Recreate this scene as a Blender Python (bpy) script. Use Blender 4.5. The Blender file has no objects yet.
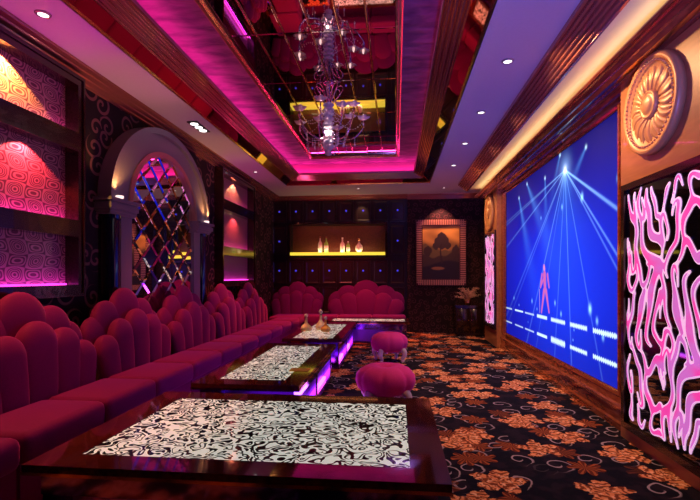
import bpy, bmesh, math, random
import numpy as np
from math import sin, cos, pi, radians
from mathutils import Vector, Matrix
S = bpy.context.scene
COL = S.collection
random.seed(7)

# ------------------------------------------------------------------ camera
EYE = 1.25
FPX = 450.0
YAW = math.atan(46 / FPX)
cam_d = bpy.data.cameras.new('camera'); cam = bpy.data.objects.new('camera', cam_d); COL.objects.link(cam)
cam.location = (0, 0, EYE); cam.rotation_euler = (pi / 2, 0, YAW)
cam_d.sensor_width = 36; cam_d.lens = 36 * FPX / 700; cam_d.shift_y = 26 / 700
cam_d.clip_start = 0.02
S.camera = cam
# ------------------------------------------------------------------ world and exposure
w = bpy.data.worlds.new('world'); S.world = w; w.use_nodes = True
w.node_tree.nodes['Background'].inputs[0].default_value = (0.02, 0.01, 0.03, 1)
w.node_tree.nodes['Background'].inputs[1].default_value = 0.3
S.view_settings.view_transform = 'Standard'; S.view_settings.look = 'None'
S.view_settings.gamma = 1; S.view_settings.exposure = 0.0
S.view_settings.use_curve_mapping = False

def aim(o, target):
    o.rotation_euler = (Vector(target) - Vector(o.location)).to_track_quat('-Z', 'Y').to_euler()
def area(name, loc, target, sx, sy, power, color, spread=180):
    d = bpy.data.lights.new(name, 'AREA'); d.shape = 'RECTANGLE'; d.size = sx; d.size_y = sy
    d.energy = power; d.color = color; d.spread = radians(spread)
    o = bpy.data.objects.new(name, d); COL.objects.link(o); o.location = loc; aim(o, target); return o
def strip(name, a, b, toward, width, power, color, spread=180):
    """long thin area light from a to b facing direction 'toward'"""
    a, b, t = Vector(a), Vector(b), Vector(toward).normalized()
    d = bpy.data.lights.new(name, 'AREA'); d.shape = 'RECTANGLE'; d.size = (b - a).length; d.size_y = width
    d.energy = power; d.color = color; d.spread = radians(spread)
    o = bpy.data.objects.new(name, d); COL.objects.link(o)
    x = (b - a).normalized(); z = -t; y = z.cross(x).normalized(); z = x.cross(y)
    o.matrix_world = Matrix.Translation((a + b) / 2) @ Matrix((x, y, z)).transposed().to_4x4()
    return o
def spot(name, loc, target, power, color, angle=60, blend=0.5, r=0.03):
    d = bpy.data.lights.new(name, 'SPOT'); d.energy = power; d.color = color
    d.spot_size = radians(angle); d.spot_blend = blend; d.shadow_soft_size = r
    o = bpy.data.objects.new(name, d); COL.objects.link(o); o.location = loc; aim(o, target); return o
def point(name, loc, power, color, r=0.05):
    d = bpy.data.lights.new(name, 'POINT'); d.energy = power; d.color = color; d.shadow_soft_size = r
    o = bpy.data.objects.new(name, d); COL.objects.link(o); o.location = loc; return o

PINK = (1.0, 0.04, 0.38); MAG = (1.0, 0.08, 0.75); WARM = (1.0, 0.55, 0.25); CREAM = (1.0, 0.72, 0.36)
# ------------------------------------------------------------------ key dimensions (metres)
XL, XR, YN, YF, ZC = -2.80, 1.95, -1.4, 10.1, 3.05
TR = (-2.18, 0.66, 0.25, 8.8)          # tray rectangle in the ceiling
ZP, ZM = 3.44, 3.45                    # pink band, mirror
def off(rect, o): return (rect[0] + o, rect[1] - o, rect[2] + o, rect[3] - o)
# ------------------------------------------------------------------ large lights of the room and added fills
r_ = off(TR, 0.15)
K = 30
strip('cove_light', (r_[0], r_[2], 3.26), (r_[0], r_[3], 3.26), (0.12, 0, 1), 0.03, 8.6 * K * .075, PINK)
strip('cove_light', (r_[1], r_[2], 3.26), (r_[1], r_[3], 3.26), (-0.3, 0, 1), 0.03, 8.6 * K * .022, (1, .05, .25))
strip('cove_light', (r_[0], r_[3], 3.26), (r_[1], r_[3], 3.26), (0, -0.12, 1), 0.03, 2.6 * K * .11, PINK)
strip('cove_light', (1.60, -1, 2.838), (1.60, 8.8, 2.838), (-0.35, 0, 1), 0.03, 8, CREAM)
# added spots without fixtures, tinting the ceiling magenta and violet
for (y, e) in ((1.7, 66), (2.7, 80), (3.7, 42), (4.9, 14), (6.4, 12)): spot('magenta_ceiling_fill', (-1.68, y, 0.50), (-2.36, y, 3.05), e, (1.0, 0.04, 0.74), 40, 1, .05)
spot('magenta_ceiling_fill', (-2.3, 6.0, 2.0), (-2.45, 7.6, 3.05), 7, (1.0, 0.16, 0.7), 80, .9, .04)
spot('violet_ceiling_fill', (0.2, -1.1, 0.9), (0.95, 3.6, 3.05), 950, (0.15, 0.15, 1.0), 42, .9, .06)  # added at the unseen near end, turns the right ceiling blue-violet
# downlights, plus red spots aimed to brighten the sofas
for (x, y, e, c) in ((-2.0, 2.6, 110, (1, .13, .08)), (-2.02, 4.6, 170, (1, .13, .08)), (-2.0, 6.5, 270, (1, .13, .08)), (-1.9, 8.4, 400, (1, .12, .05)), (-0.5, 8.9, 320, (1, .16, .08))):
    spot('downlight_and_fill_beam', (x, y, 3.0), (x - .02, y + 0.1, 0), e, c, 60, .9, .06)  # red beams set over the seat tops, apart from the modelled fixtures
spot('downlight_and_fill_beam', (-1.3, 8.5, 3.03), (-1.3, 9.8, .7), 230, (1, .13, .12), 75, .9, .05)  # added fill aimed at the back sofa, no fixture there
for (x, y, e) in ((0.93, 3.88, 105), (0.93, 5.06, 105), (0.93, 6.22, 105), (0.93, 7.43, 105), (.95, 8.9, 24)):
    spot('downlight_and_fill_beam', (x, y, 3.03), (x + 1.2, y, 0), e, (1, .55, .30), 125, .6, .04)
spot('rosette_spot', (0.93, 3.95, 3.02), (1.75, 3.2, 2.35), 58, (1, .48, .18), 60, .6, .03)
spot('rosette_spot', (0.93, 9.25, 3.02), (1.75, 8.65, 2.2), 45, (1, .48, .18), 60, .6, .03)
spot('picture_light', (0.97, 9.78, 2.98), (0.97, 10.1, 1.9), 90, (1, .35, .25), 75, .6, .02)
spot('decanter_fill_spot', (-1.17, 6.66, 3.0), (-1.17, 6.66, .5), 60, (1, .8, .35), 13, .6, .02)  # added warm fill that yellows the decanters, no fixture above
spot('tile_light', (-0.77, 9.75, 3.0), (-0.77, 10.1, 2.62), 14, (1, .5, .25), 42, .6, .02)
spot('arch_uplight', (-2.59, 4.04, 2.05), (-2.74, 4.10, 2.9), 12, (1, .45, .12), 110, .6, .02)
spot('arch_uplight', (-2.59, 6.14, 2.05), (-2.74, 6.10, 2.9), 12, (1, .45, .12), 110, .6, .02)

# ------------------------------------------------------------------ materials
MATS = {}
class NT:
    def __init__(s, name):
        s.m = bpy.data.materials.new(name); s.m.use_nodes = True; s.t = s.m.node_tree
        s.b = s.t.nodes['Principled BSDF']; s.L = s.t.links
    def n(s, typ, **kw):
        n = s.t.nodes.new(typ)
        for k, v in kw.items(): setattr(n, k, v)
        return n
    def put(s, sock, v):
        if isinstance(v, bpy.types.NodeSocket): s.L.new(v, sock)
        elif isinstance(v, (tuple, list)) and len(v) == 3 and sock.type == 'RGBA': sock.default_value = (*v, 1)
        else: sock.default_value = v
    def m_(s, op, a, b=0.0, c=None):
        n = s.n('ShaderNodeMath', operation=op); s.put(n.inputs[0], a); s.put(n.inputs[1], b)
        if c is not None: s.put(n.inputs[2], c)
        return n.outputs[0]
    def mix(s, f, a, b):
        n = s.n('ShaderNodeMix', data_type='RGBA'); s.put(n.inputs[0], f); s.put(n.inputs[6], a); s.put(n.inputs[7], b); return n.outputs[2]
    def step(s, v, a, b):           # smoothstep
        n = s.n('ShaderNodeMapRange', interpolation_type='SMOOTHSTEP'); s.put(n.inputs[0], v); n.inputs[1].default_value = a; n.inputs[2].default_value = b; return n.outputs[0]
    def noise(s, vec, scale, detail=2, dist=0.0):
        n = s.n('ShaderNodeTexNoise'); s.put(n.inputs['Vector'], vec); n.inputs['Scale'].default_value = scale
        n.inputs['Detail'].default_value = detail; n.inputs['Distortion'].default_value = dist; return n.outputs[0]
    def pos(s, axes='xyz'):
        g = s.n('ShaderNodeNewGeometry'); sp = s.n('ShaderNodeSeparateXYZ'); s.L.new(g.outputs['Position'], sp.inputs[0])
        return sp.outputs
    def vec(s, a, b, c=0.0):
        n = s.n('ShaderNodeCombineXYZ'); s.put(n.inputs[0], a); s.put(n.inputs[1], b); s.put(n.inputs[2], c); return n.outputs[0]
    def cell(s, u, v, k, rnd=1.0):
        """voronoi cell: returns radius and angle from the cell centre and a random number, in cell units"""
        U, V = s.m_('MULTIPLY', u, k), s.m_('MULTIPLY', v, k)
        n = s.n('ShaderNodeTexVoronoi', voronoi_dimensions='2D'); s.L.new(s.vec(U, V), n.inputs['Vector'])
        n.inputs['Scale'].default_value = 1; n.inputs['Randomness'].default_value = rnd
        p = s.n('ShaderNodeSeparateXYZ'); s.L.new(n.outputs['Position'], p.inputs[0])
        c = s.n('ShaderNodeSeparateColor'); s.L.new(n.outputs['Color'], c.inputs[0])
        dx, dy = s.m_('SUBTRACT', U, p.outputs[0]), s.m_('SUBTRACT', V, p.outputs[1])
        r = s.m_('SQRT', s.m_('ADD', s.m_('MULTIPLY', dx, dx), s.m_('MULTIPLY', dy, dy)))
        return r, s.m_('ARCTAN2', dy, dx), c.outputs
    def bump(s, h, strength=.3, dist=.01):
        n = s.n('ShaderNodeBump'); n.inputs['Strength'].default_value = strength; n.inputs['Distance'].default_value = dist
        s.put(n.inputs['Height'], h); s.L.new(n.outputs[0], s.b.inputs['Normal'])
def mat(name, col, rough=.5, metal=0.0, emit=None, es=0.0, trans=0.0, sheen=0.0, coat=0.0, ior=None):
    if name in MATS: return MATS[name]
    k = NT(name); b = k.b
    b.inputs['Base Color'].default_value = (*col, 1); b.inputs['Roughness'].default_value = rough; b.inputs['Metallic'].default_value = metal
    if emit: b.inputs['Emission Color'].default_value = (*emit, 1); b.inputs['Emission Strength'].default_value = es
    b.inputs['Transmission Weight'].default_value = trans
    b.inputs['Sheen Weight'].default_value = sheen; b.inputs['Coat Weight'].default_value = coat
    if ior: b.inputs['IOR'].default_value = ior
    MATS[name] = k.m; return k.m

def carpet_mat():
    k = NT('floral_carpet'); p = k.pos(); x, y = p[0], p[1]
    wob = k.noise(k.vec(x, y), 5, 3)
    xd = k.m_('ADD', x, k.m_('MULTIPLY', wob, .10)); yd = k.m_('ADD', y, k.m_('MULTIPLY', k.noise(k.vec(y, x, 3.0), 5, 3), .10))
    base = k.mix(k.step(k.noise(k.vec(x, y), 9, 2), .45, .6), (.003, .003, .008), (.014, .008, .016))
    # curls
    r, a, c = k.cell(xd, yd, 4.2)
    sp = k.m_('SINE', k.m_('ADD', a, k.m_('MULTIPLY', r, 22)))
    curl = k.m_('MULTIPLY', k.step(sp, .72, .9), k.m_('MULTIPLY', k.step(r, .08, .12), k.m_('SUBTRACT', 1.0, k.step(r, .36, .42))))
    curl = k.m_('MULTIPLY', curl, k.step(c[0], .2, .25))
    col = k.mix(curl, base, (.38, .30, .34))
    # leaves
    r, a, c = k.cell(xd, yd, 3.4)
    rad = k.m_('ADD', .20, k.m_('MULTIPLY', k.m_('ABSOLUTE', k.m_('SINE', k.m_('MULTIPLY', a, 3.5))), .2))
    msk = k.m_('MULTIPLY', k.m_('LESS_THAN', r, rad), k.step(c[1], .45, .5))
    lc = k.mix(k.step(k.m_('SINE', k.m_('MULTIPLY', a, 14)), .2, .6), (.12, .022, .008), (.36, .10, .03))
    col = k.mix(msk, col, lc)
    # big flowers
    r, a, c = k.cell(xd, yd, 2.2, .85)
    a2 = k.m_('ADD', a, k.m_('MULTIPLY', c[2], 6.0))
    pet = k.m_('ABSOLUTE', k.m_('SINE', k.m_('ADD', k.m_('MULTIPLY', a2, 2.5), k.m_('MULTIPLY', r, 3.0))))
    rad = k.m_('ADD', .17, k.m_('MULTIPLY', pet, .19))
    ragged = k.m_('MULTIPLY', k.m_('SUBTRACT', k.noise(k.vec(x, y), 22, 2), .5), .22)
    rr = k.m_('ADD', r, ragged)
    msk = k.m_('LESS_THAN', rr, rad)
    ring = k.step(k.m_('SINE', k.m_('ADD', k.m_('MULTIPLY', rr, 52), k.m_('MULTIPLY', pet, 5))), -.3, .5)
    fc = k.mix(ring, (.22, .05, .015), (.78, .30, .12))
    fc = k.mix(k.step(k.noise(k.vec(x, y), 30, 2), .55, .66), fc, (.95, .55, .32))
    col = k.mix(msk, col, fc)
    k.L.new(col, k.b.inputs['Base Color']); k.b.inputs['Roughness'].default_value = .9; k.b.inputs['Specular IOR Level'].default_value = .1
    k.bump(k.noise(k.vec(x, y), 300, 1), .3, .004)
    return k.m
def wallpaper(name, axes, kk, ground, line, rnd=.9, turn=9.0, lw=.35):
    k = NT(name); p = k.pos(); u = p['XYZ'.index(axes[0])]; v = p['XYZ'.index(axes[1])]
    u = k.m_('ADD', u, k.m_('MULTIPLY', k.noise(k.vec(u, v), 3, 1), .06))
    r, a, c = k.cell(u, v, kk, rnd)
    sgn = k.m_('SUBTRACT', k.m_('MULTIPLY', k.m_('GREATER_THAN', c[0], .5), 2.0), 1.0)
    ph = k.m_('ADD', k.m_('ADD', k.m_('MULTIPLY', a, sgn), k.m_('MULTIPLY', r, turn * 2)), k.m_('MULTIPLY', c[1], 6.28))
    m = k.m_('MULTIPLY', k.step(k.m_('SINE', ph), lw, lw + .25), k.m_('SUBTRACT', 1.0, k.step(r, .42, .52)))
    col = k.mix(m, ground, line)
    k.L.new(col, k.b.inputs['Base Color']); k.b.inputs['Roughness'].default_value = .7; k.b.inputs['Specular IOR Level'].default_value = .2
    k.bump(m, .4, .004)
    return k.m
def niche_mat(name, ground, line):
    k = NT(name); p = k.pos(); u = k.m_('MULTIPLY', p[1], pi / .17); v = k.m_('MULTIPLY', p[2], pi / .105)
    u = k.m_('ADD', u, k.m_('MULTIPLY', k.m_('SINE', k.m_('MULTIPLY', p[2], 21)), .35))
    f = k.m_('MULTIPLY', k.m_('COSINE', u), k.m_('COSINE', v))
    f = k.m_('ADD', f, k.m_('MULTIPLY', k.m_('COSINE', k.m_('MULTIPLY', u, 2)), .15))
    s = k.step(k.m_('SINE', k.m_('MULTIPLY', k.m_('ABSOLUTE', f), 20)), -.2, .5)
    k.L.new(k.mix(s, ground, line), k.b.inputs['Base Color']); k.b.inputs['Roughness'].default_value = .35
    k.b.inputs['Coat Weight'].default_value = .5
    k.bump(s, .5, .006); return k.m
def mosaic_mat():
    k = NT('lit_mosaic_glass'); p = k.pos()
    n = k.n('ShaderNodeTexNoise'); k.L.new(k.vec(p[0], p[1]), n.inputs['Vector']); n.inputs['Scale'].default_value = 13.0; n.inputs['Detail'].default_value = .5; n.inputs['Distortion'].default_value = 1.2
    s = k.m_('SINE', k.m_('MULTIPLY', n.outputs[0], 28))
    m = k.step(s, -.35, .1)
    k.L.new(k.mix(m, (.01, .01, .01), (.8, .8, .75)), k.b.inputs['Base Color']); k.b.inputs['Roughness'].default_value = .08
    k.L.new(k.mix(m, (0, 0, 0), (.80, .86, .72)), k.b.inputs['Emission Color']); k.b.inputs['Emission Strength'].default_value = .55
    return k.m
def wood_mat(name, c1, c2, rough=.25, sc=14):
    k = NT(name); p = k.pos()
    f = k.noise(k.vec(k.m_('MULTIPLY', p[0], 3), k.m_('MULTIPLY', p[1], .5), k.m_('MULTIPLY', p[2], 3)), sc, 4, .4)
    k.L.new(k.mix(k.step(f, .35, .65), c1, c2), k.b.inputs['Base Color']); k.b.inputs['Roughness'].default_value = rough
    k.b.inputs['Coat Weight'].default_value = .4; return k.m
def velvet_mat(name, c, sheen=.6):
    k = NT(name); g = k.n('ShaderNodeTexCoord')
    f = k.noise(g.outputs['Object'], 90, 2)
    k.L.new(k.mix(f, tuple(v * .8 for v in c), tuple(min(1, v * 1.15) for v in c)), k.b.inputs['Base Color'])
    k.b.inputs['Roughness'].default_value = .8; k.b.inputs['Sheen Weight'].default_value = sheen; k.b.inputs['Sheen Tint'].default_value = (.85, .18, .78, 1); k.b.inputs['Sheen Roughness'].default_value = .35
    k.b.inputs['Specular IOR Level'].default_value = .15
    return k.m
def tuft_mat():
    k = NT('tufted_fabric'); p = k.pos()
    f = k.noise(k.vec(k.m_('MULTIPLY', p[0], .9), k.m_('MULTIPLY', p[1], 2.2)), 3.5, 3, .3)
    k.L.new(k.mix(k.step(f, .3, .7), (.11, .03, .11), (.30, .09, .24)), k.b.inputs['Base Color']); k.b.inputs['Roughness'].default_value = .6
    k.bump(f, .6, .05); return k.m
def attr_emit(name, strength):
    k = NT(name); a = k.n('ShaderNodeAttribute'); a.attribute_name = 'picture'
    k.b.inputs['Base Color'].default_value = (.003, .003, .004, 1); k.b.inputs['Roughness'].default_value = .6; k.b.inputs['Specular IOR Level'].default_value = .1
    k.L.new(a.outputs[0], k.b.inputs['Emission Color']); k.b.inputs['Emission Strength'].default_value = strength
    k.m['d'] = 1; return k.m
def ceiling_paint():
    k = NT('ceiling_paint'); p = k.pos(); f = k.noise(k.vec(p[0], p[1]), 40, 2)
    k.L.new(k.mix(f, (.54, .50, .56), (.60, .56, .62)), k.b.inputs['Base Color']); k.b.inputs['Roughness'].default_value = .7; return k.m

M_CARPET = carpet_mat()
M_WALL = wallpaper('scroll_wallpaper', 'YZ', 4.2, (.016, .009, .012), (.20, .08, .085))
M_WALLB = wallpaper('damask_wallpaper', 'XZ', 7.5, (.022, .010, .012), (.075, .026, .03), .7, 8, 0.0)
M_CEIL = ceiling_paint()
M_VELVET = velvet_mat('red_velvet', (.165, .007, .125), .5)
M_STOOL = velvet_mat('plum_velvet', (.62, .03, .24), .5)
M_MIRROR = mat('silver_mirror', (.86, .84, .86), .015, 1)
M_DARKMIR = mat('smoked_mirror', (.62, .54, .56), .02, 1)
M_BRONZE = mat('polished_bronze', (.62, .27, .16), .12, 1)
M_GOLDTRIM = mat('gold_trim', (.85, .52, .25), .18, 1)
M_LACQ = wood_mat('reddish_lacquer', (.36, .09, .04), (.55, .16, .07), .14); M_LACQ.node_tree.nodes['Principled BSDF'].inputs['Metallic'].default_value = .45
M_CORN = mat('rosewood_moulding', (.55, .22, .16), .16, .65)
M_DARKWOOD = wood_mat('dark_wood', (.018, .007, .005), (.035, .013, .008), .22)
M_TAN = wood_mat('tan_wood', (.40, .15, .055), (.50, .20, .075), .4, 5)
M_COVE = mat('cove_plaster', (.75, .62, .42), .6)
M_TUFT = tuft_mat()
M_BLACKGLASS = mat('black_glass', (.006, .005, .007), .04, 0, coat=1)
M_ROSE = mat('carved_gilt', (.66, .33, .12), .42, .1)
M_TABLE = wood_mat('mahogany_gloss', (.055, .010, .008), (.10, .022, .012), .07, 10)
M_MOSAIC = mosaic_mat()
M_VIOLET = mat('violet_core', (.30, .12, .60), .3, .9); M_TLED = mat('magenta_violet_led', (.6, .1, .9), .3, 0, (.62, .07, .95), 6.0)
M_APRON = mat('violet_mirror', (.30, .16, .55), .10, 1)
M_CRYSTAL = mat('crystal', (.98, .93, .94), .03, 0, trans=.35, ior=1.5)
M_CRYSTAL.node_tree.nodes['Principled BSDF'].inputs['Specular IOR Level'].default_value = 1.0
M_ACRYLIC = mat('clear_acrylic', (.95, .84, .88), .06, 0, trans=.5, ior=1.45)
M_CHROME = mat('pink_chrome', (.80, .55, .62), .12, 1)
M_BULB = mat('bulb_glow', (1, .8, .7), .3, 0, (1, .72, .66), 1.6)
M_PAPER = mat('spot_lens', (1, 1, 1), .3, 0, (1, .93, .9), 2.5)
M_SHELFGLOW = mat('yellow_glow_shelf', (.9, .8, .1), .3, 0, (.92, .75, .06), 1.0)
M_BLUELED = mat('blue_led', (.05, .05, .6), .3, 0, (.06, .06, .9), .75)
M_WHITE = mat('grey_white_plaster', (.24, .20, .25), .4)
M_COLGLASS = mat('dark_blue_glass', (.010, .014, .06), .06, .2, coat=1)
M_NICHELED = mat('magenta_led', (.9, .1, .6), .3, 0, (1.0, .06, .62), 2.2)
M_N = [niche_mat('niche_relief', (.14, .035, .09), (.55, .28, .34))]
M_SCRIM = mat('scroll_rim_glow', (.9, .7, .9), .2, 0, (.85, .48, .82), .85)
def fill_mat():
    k = NT('scroll_fill_glow'); p = k.pos()
    f = k.noise(k.vec(p[1], k.m_('MULTIPLY', p[2], 1.6)), 2.6, 2)
    k.L.new(k.mix(k.step(f, .42, .60), (.60, .16, .62), (.95, .05, .42)), k.b.inputs['Emission Color']); k.b.inputs['Emission Strength'].default_value = .85
    k.b.inputs['Base Color'].default_value = (.5, .1, .3, 1); k.b.inputs['Roughness'].default_value = .15; return k.m
M_SFILL = fill_mat()

# ------------------------------------------------------------------ mesh helpers
def link(name, me, m, parent=None, smooth=False):
    if m is not None:
        for q in (m if isinstance(m, list) else [m]): me.materials.append(q)
    if smooth:
        me.polygons.foreach_set('use_smooth', [True] * len(me.polygons))
    o = bpy.data.objects.new(name, me); COL.objects.link(o)
    if parent: o.parent = parent
    return o
class MB:
    def __init__(s): s.v = []; s.f = []; s.mi = []
    def add(s, vs, fs, mi=0):
        b = len(s.v); s.v += [tuple(p) for p in vs]; s.f += [tuple(b + i for i in f) for f in fs]; s.mi += [mi] * len(fs); return s
    def box(s, x0, x1, y0, y1, z0, z1, mi=0):
        v = [(x, y, z) for z in (z0, z1) for y in (y0, y1) for x in (x0, x1)]
        return s.add(v, [(0, 2, 3, 1), (4, 5, 7, 6), (0, 1, 5, 4), (2, 6, 7, 3), (0, 4, 6, 2), (1, 3, 7, 5)], mi)
    def quad(s, a, b, c, d, mi=0): return s.add([a, b, c, d], [(0, 1, 2, 3)], mi)
    def tube(s, pts, r, n=8, closed=False, mi=0):
        pts = [Vector(p) for p in pts]; N = len(pts); rr = r if isinstance(r, (list, tuple)) else [r] * N
        vs = []; up = None
        for i, p in enumerate(pts):
            t = (pts[(i + 1) % N] - pts[i - 1]) if closed else (pts[min(i + 1, N - 1)] - pts[max(i - 1, 0)])
            t.normalize()
            if up is None: up = Vector((0, 0, 1)) if abs(t.z) < .9 else Vector((1, 0, 0))
            x = t.cross(up); 
            if x.length < 1e-4: x = t.cross(Vector((0, 1, 0)))
            x.normalize(); y = x.cross(t).normalized(); up = y
            for j in range(n):
                a = 2 * pi * j / n; vs.append(p + (x * cos(a) + y * sin(a)) * rr[i])
        fs = []
        for i in range(N if closed else N - 1):
            for j in range(n):
                a = i * n + j; b = i * n + (j + 1) % n; c = ((i + 1) % N) * n + (j + 1) % n; d = ((i + 1) % N) * n + j
                fs.append((a, b, c, d))
        if not closed: fs += [tuple(reversed(range(n))), tuple((N - 1) * n + j for j in range(n))]
        return s.add(vs, fs, mi)
    def lathe(s, prof, n=20, c=(0, 0, 0), scal=None, axis='z', mi=0):
        """prof: (radius, height); scal(angle, i) radius factor"""
        vs = []
        for i, (r, h) in enumerate(prof):
            for j in range(n):
                a = 2 * pi * j / n; q = r * (scal(a, i) if scal else 1)
                x, y, z = q * cos(a), q * sin(a), h
                if axis == 'x': x, y, z = z, x, y
                vs.append((c[0] + x, c[1] + y, c[2] + z))
        fs = [(i * n + j, i * n + (j + 1) % n, (i + 1) * n + (j + 1) % n, (i + 1) * n + j) for i in range(len(prof) - 1) for j in range(n)]
        fs += [tuple(reversed(range(n))), tuple((len(prof) - 1) * n + j for j in range(n))]
        return s.add(vs, fs, mi)
    def xf(s, M, start=0):
        for i in range(start, len(s.v)): s.v[i] = tuple(M @ Vector(s.v[i]))
        return s
    def mesh(s, name):
        me = bpy.data.meshes.new(name); me.from_pydata(s.v, [], s.f)
        me.polygons.foreach_set('material_index', s.mi); me.validate(); me.update(); return me
    def build(s, name, m, parent=None, smooth=False, fix=True):
        me = s.mesh(name)
        if fix:
            bm = bmesh.new(); bm.from_mesh(me); bmesh.ops.recalc_face_normals(bm, faces=bm.faces); bm.to_mesh(me); bm.free()
        return link(name, me, m, parent, smooth)
def rbox(name, x0, x1, y0, y1, z0, z1, r, m, parent=None, seg=3, puff=0.0):
    bm = bmesh.new(); bmesh.ops.create_cube(bm, size=1)
    for v in bm.verts: v.co = Vector((x0 + (v.co.x + .5) * (x1 - x0), y0 + (v.co.y + .5) * (y1 - y0), z0 + (v.co.z + .5) * (z1 - z0)))
    bmesh.ops.bevel(bm, geom=bm.edges[:], offset=r, segments=seg, profile=.5, affect='EDGES')
    me = bpy.data.meshes.new(name); bm.to_mesh(me); bm.free()
    return link(name, me, m, parent, True)
def smooth_flat(o, ang=35):
    me = o.data; me.polygons.foreach_set('use_smooth', [True] * len(me.polygons))
    try: me.set_sharp_from_angle(angle=radians(ang))
    except Exception: pass
    return o
def tag(o, label, cat, group=None):
    o['label'] = label; o['category'] = cat
    if group: o['group'] = group
    return o
def thing(name, label, cat, loc=(0, 0, 0), rz=0, group=None):
    o = bpy.data.objects.new(name, None); COL.objects.link(o); o.empty_display_size = .1
    o.location = loc; o.rotation_euler = (0, 0, rz); return tag(o, label, cat, group)
def struct(o): o['kind'] = 'structure'; return o
def kids(o): return [c for c in COL.objects if c.parent == o]
def dup(o, loc=None, rz=None, label=None, scale=None, parent=None):
    c = o.copy(); COL.objects.link(c)
    if parent: c.parent = parent
    if loc is not None: c.location = loc
    if rz is not None: c.rotation_euler = (0, 0, rz)
    if scale is not None: c.scale = scale
    if label: c['label'] = label
    for ch in kids(o): dup(ch, parent=c)
    return c
def crom(P, n=8):
    P = [Vector(p) for p in P]; out = []
    for i in range(len(P) - 1):
        p0, p1, p2, p3 = P[max(i - 1, 0)], P[i], P[i + 1], P[min(i + 2, len(P) - 1)]
        for k in range(n):
            t = k / n; out.append(.5 * ((2 * p1) + (p2 - p0) * t + (2 * p0 - 5 * p1 + 4 * p2 - p3) * t * t + (3 * p1 - p0 - 3 * p2 + p3) * t ** 3))
    out.append(P[-1]); return out
def extr_y(prof, y0, y1, name, m, cap=True, smooth=True):
    """open or closed (x,z) profile pulled along y"""
    mb = MB(); n = len(prof)
    mb.add([(x, y0, z) for x, z in prof] + [(x, y1, z) for x, z in prof], [(i, (i + 1), n + i + 1, n + i) for i in range(n - 1)] + ([(n - 1, 0, n, 2 * n - 1)] if cap else []) + ([tuple(range(n)), tuple(range(2 * n - 1, n - 1, -1))] if cap else []))
    o = mb.build(name, m)
    return smooth_flat(o, 30) if smooth else o
def extr_x(prof, x0, x1, name, m):
    mb = MB(); n = len(prof)
    mb.add([(x0, y, z) for y, z in prof] + [(x1, y, z) for y, z in prof], [(i, (i + 1) % n, n + (i + 1) % n, n + i) for i in range(n)] + [tuple(range(n)), tuple(range(2 * n - 1, n - 1, -1))])
    return smooth_flat(mb.build(name, m), 30)
def loop_rect(prof, rect, name, m, pick=None):
    """profile of (inward offset, z) run round a rectangle with mitred corners"""
    mb = MB(); vs = []
    for (o, z) in prof:
        x0, x1, y0, y1 = off(rect, o); vs += [(x0, y0, z), (x1, y0, z), (x1, y1, z), (x0, y1, z)]
    fs = []; mi = []
    for i in range(len(prof) - 1):
        for j in range(4):
            fs.append((i * 4 + j, i * 4 + (j + 1) % 4, i * 4 + 4 + (j + 1) % 4, i * 4 + 4 + j)); mi.append(pick(i) if pick else 0)
    mb.v = vs; mb.f = fs; mb.mi = mi
    return mb.build(name, m, fix=False)

# ------------------------------------------------------------------ the setting
struct(MB().box(XL - .1, XR + .1, YN - .1, YF + .4, -.1, 0).build('floor', M_CARPET))
# ceiling ring around the tray
cb = MB(); x0, x1, y0, y1 = TR
cb.box(XL - .1, x0, YN - .1, YF + .4, ZC, ZC + .08); cb.box(x1, XR + .1, YN - .1, YF + .4, ZC, ZC + .08)
cb.box(x0, x1, YN - .1, y0, ZC, ZC + .08); cb.box(x0, x1, y1, YF + .4, ZC, ZC + .08)
struct(cb.build('ceiling', M_CEIL))
struct(MB().box(XL - .1, XL, YN - .1, YF + .4, 0, ZC).build('wall_left', M_WALL))
struct(MB().box(XR, XR + .1, YN - .1, YF + .4, 0, ZC).build('wall_right', M_DARKWOOD))
struct(MB().box(.25, XR, YF, YF + .4, 0, ZC).box(XL, .25, YF + .28, YF + .4, 0, ZC).build('wall_back', M_WALLB))
struct(MB().box(XL, XR, YN - .1, YN, 0, ZC).build('wall_front', M_WALLB))
# tray: mirrored fascia, ribbed moulding, lip, recess, tufted band
prof = [(0, 3.05), (0, 3.06), (.015, 3.045), (.03, 3.06)]
struct(loop_rect(prof, TR, 'trim_1', [M_GOLDTRIM]))
struct(loop_rect([(.03, 3.06), (.15, 3.115)], TR, 'trim_2', [mat('bronze_mirror', (.55, .30, .22), .03, 1)]))
rib = []
for i in range(8):
    o0 = .15 + i * .0225; z0 = 3.115 + i * .0095
    rib += [(o0, z0), (o0 + .006, z0 - .008), (o0 + .014, z0 - .008), (o0 + .018, z0 + .004)]
rib += [(.33, 3.19)]
struct(loop_rect(rib, TR, 'trim_3', [M_CORN, M_GOLDTRIM, M_BRONZE], lambda i: (0, 1, 0, 2)[i % 4] if (i // 4) % 2 == 0 else (2 if i % 4 == 1 else 0)))
struct(loop_rect([(.33, 3.19), (.335, 3.215), (.15, 3.215), (.10, 3.23), (.08, ZP)], TR, 'trim_4', [mat('cove_inside', (.5, .15, .3), .6)]))
struct(loop_rect([(.08, ZP), (.62, ZP)], TR, 'trim_5', [M_TUFT]))
struct(loop_rect([(.60, ZP), (.60, 3.415), (.615, 3.405), (.63, 3.415), (.645, 3.405), (.66, 3.43), (.66, ZM)], TR, 'trim_6', [M_CORN, M_GOLDTRIM], lambda i: 1 if i in (1, 4) else 0))
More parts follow.
